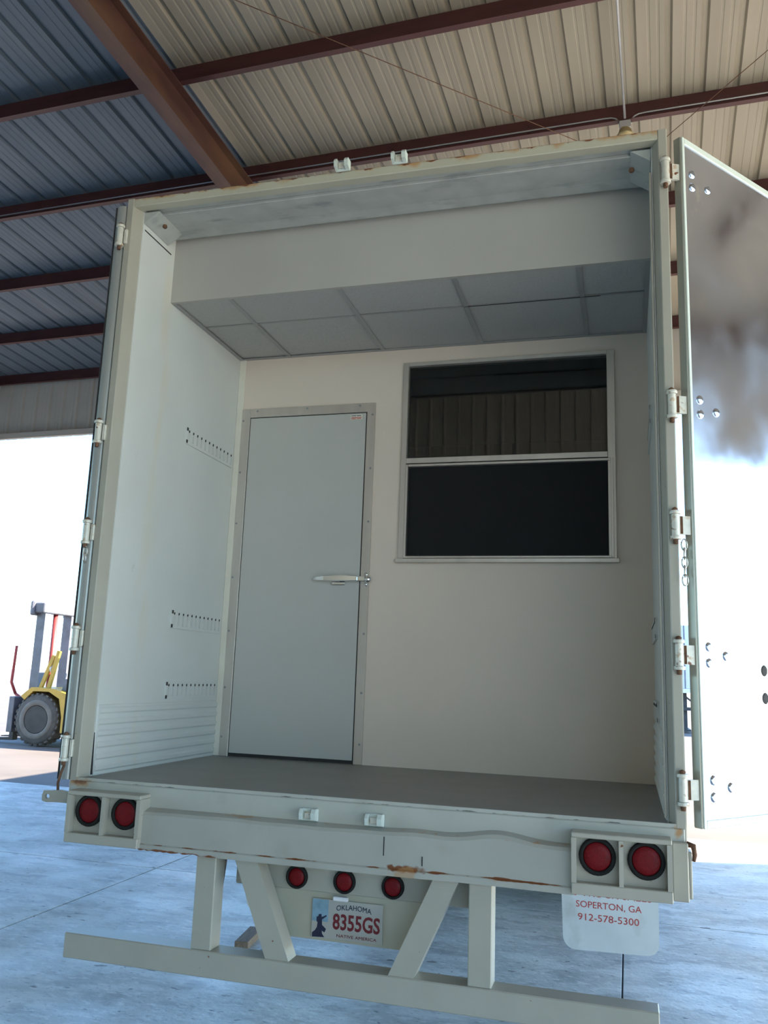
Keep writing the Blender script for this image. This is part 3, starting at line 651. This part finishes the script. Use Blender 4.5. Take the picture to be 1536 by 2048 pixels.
# ================================================================== OUT IN THE YARD
F = empty('forklift', (-11.1, 13.0, 0)); tag(F, 'large yellow forklift with grey mast standing out in the bright yard', 'forklift')
def fbox(name, mt, par, *a, bev=.01): return MB().box(*a, bev=bev).build(name, mt, par)
def fwheel(x, yy, r, w, s):
    mb = MB(); mb.lathe([(r * .52, -w / 2), (r * .86, -w / 2), (r * .97, -w / 2 + .04), (r * .985, 0), (r * .97, w / 2 - .04), (r * .86, w / 2), (r * .52, w / 2)], 40, 'y', (x, yy, r), cap=False)
    for k in range(26):
        a = 2 * PI * k / 26; M4 = Matrix.Translation((x, yy, r)) @ Matrix.Rotation(a, 4, 'Y')
        for sy in (-1, 1): mb.box(-.035, .035, sy * w * .1, sy * w * .46, r * .93, r, M4=M4 @ Matrix.Rotation(sy * .25, 4, 'Z')) if sy > 0 else mb.box(-.035, .035, -w * .46, -w * .1, r * .93, r, M4=M4 @ Matrix.Rotation(-.25, 4, 'Z'))
    o = mb.build('wheel', 'dustytyre', F)
    e = -s * w / 2
    MB().lathe([(r * .54, e + s * .0), (r * .52, e + s * .005), (r * .47, e + s * .06), (r * .36, e + s * .10), (r * .22, e + s * .10), (r * .20, e + s * .05), (r * .08, e + s * .045), (.0001, e + s * .045)], 28, 'y', (x, yy, r)).build('rim', 'frame', o)
    MB().lathe([(r * .75, e - s * .002), (r * .74, e - s * .012), (r * .56, e - s * .012), (r * .54, e)], 32, 'y', (x, yy, r), cap=False).build('sidewall_ring', 'dustyring', o)
fwheel(0, -.2, .55, .38, 1); fwheel(0, 1.6, .55, .38, -1); fwheel(2.6, -.1, .42, .3, 1); fwheel(2.6, 1.5, .42, .3, -1)
# mast: two channel uprights with inner rails, cross heads, cylinder, carriage, forks
for yy in (.05, 1.0):
    MB().prism([(-.52, yy - .1), (-.30, yy - .1), (-.30, yy + .1), (-.52, yy + .1), (-.52, yy + .07), (-.34, yy + .07), (-.34, yy - .07), (-.52, yy - .07)], .3, 2.92, 'z').build('mast_upright', 'fgrey', F)
    fbox('inner_rail', 'fgrey', F, -.50, -.38, yy - .045, yy + .045, .35, 2.85)
MB().box(-.56, -.26, -.16, 1.2, 2.84, 3.06, bev=.02).box(-.60, -.5, -.22, .1, 2.78, 3.1, bev=.03).box(-.60, -.5, .95, 1.28, 2.78, 3.1, bev=.03).build('mast_cross_head', 'fgrey', F)
fbox('mast_cross_tie', 'fgrey', F, -.54, -.3, .1, .95, .5, .68)
MB().tube([(-.40, .45, .5), (-.40, .45, 2.84)], .055, 12).build('lift_cylinder', 'fred', F)
MB().tube([(-.85, -.05, 1.05), (-.95, -.1, 1.3), (-.93, -.1, 1.8), (-.92, -.1, 2.1)], .03, 8).tube([(-.85, -.05, 1.05), (-.7, .0, .95), (-.5, .1, 1.0)], .03, 8).build('hydraulic_hose', 'fred', F)
fbox('fork_carriage', 'fgrey', F, -.80, -.66, -.3, 1.5, .25, 1.0)
for yy in (-.05, 1.05): MB().prism([(-.80, .06), (-.80, 1.0), (-.87, 1.0), (-.90, .12), (-2.0, .04), (-2.0, .02)], yy, yy + .16, 'y').build('fork', 'frame', F)
# body: fender, chassis, counterweight, tilt frame, cab with sloping screen
MB().prism([(-.35, .95), (-.15, 1.14), (.25, 1.14), (.52, 1.0), (.62, .62), (.62, .30), (2.9, .30), (3.3, .5), (3.35, 1.2), (2.4, 1.28), (1.0, 1.24), (.72, 1.10), (.38, 1.20), (-.2, 1.22), (-.45, 1.02)], -.38, 1.78, 'y').build('body', 'fyellow', F)
MB().prism([(.02, 1.20), (.10, 1.20), (.28, 2.0), (.20, 2.02)], -.18, -.12, 'y').prism([(-.18, 1.2), (-.10, 1.2), (.16, 1.9), (.08, 1.92)], -.18, -.12, 'y').build('tilt_frame', 'fyellow', F)
MB().lathe([(.02, 0), (.08, -.01), (.09, -.04), (.0001, -.05)], 14, 'x', (.1, -.1, 1.62)).build('head_lamp', 'whitelamp', F)
MB().prism([(.55, 1.25), (.62, 1.25), (1.25, 2.35), (1.18, 2.35)], .05, 1.35, 'y').build('front_screen', 'fglass', F)
MB().prism([(.42, 1.14), (.50, 1.42), (.9, 1.42), (.9, 1.14)], -.2, 1.5, 'y').build('dash_cowl', 'fgrey', F)
MB().box(1.15, 2.5, .0, 1.4, 2.33, 2.42, bev=.02).box(2.4, 2.5, .0, .08, 1.2, 2.35).box(2.4, 2.5, 1.32, 1.4, 1.2, 2.35).box(1.3, 2.1, .3, 1.1, 1.2, 1.5, bev=.05).build('overhead_guard', 'fgrey', F)

Q = empty('parked_trailer', (4, 32, 0)); tag(Q, 'distant white box trailer on landing legs seen through the gap beside the door', 'trailer')
MB().box(-6, 6, 0, 2.5, 1.66, 4.1, bev=.02).build('box_body', 'boxwhite', Q); MB().box(-6, 6, -.03, 2.53, 1.5, 1.66).build('bottom_rail', 'whitelamp', Q)
for k in range(10): MB().box(-5.6 + 1.2 * k, -5.56 + 1.2 * k, -.015, 0, 1.66, 4.08).build('side_post', 'fgrey', Q)
for yy in (.3, 2.1): MB().box(-.86, -.72, yy, yy + .14, .12, 1.5).build('landing_leg', 'frame', Q)
MB().box(-.95, -.6, .2, 2.4, .06, .12).build('landing_foot', 'frame', Q)
MB().box(-3.2, 2.2, .1, .2, .84, .96).build('side_guard', 'frame', Q); MB().prism([(-.3, .95), (-.2, .95), (-.9, 1.5), (-1.0, 1.5)], .25, .33, 'y').build('leg_brace', 'frame', Q)
for x in (3.6, 4.9):
    for yy in (.1, 2.1): MB().lathe([(.28, -.14), (.46, -.14), (.51, -.09), (.51, .09), (.46, .14), (.28, .14)], 24, 'y', (x, yy + .15, .497)).build('wheel', 'tyre', Q)
MB().box(-6, -5.8, .4, 2.1, .1, 1.5).build('kingpin_stand', 'frame', Q)

# ---- labels for parts that look different from the trailer around them
LB = {'license_plate': 'licence plate reading 8355GS', 'personnel_door': 'grey white door with a chrome latch handle', 'window': 'two-pane window with aluminium rails and a dark lower screen',
      'underride_guard': 'cream steel guard of beam, posts and slanted braces', 'hung_ceiling': 'grey white ceiling tiles on a grid', 'cargo_floor': 'grey painted deck'}
for o in T.children:
    k = o.name.split('.')[0]
    if k in LB: o['label'] = LB[k]
fR['label'] = 'white mud flap with red lettering'
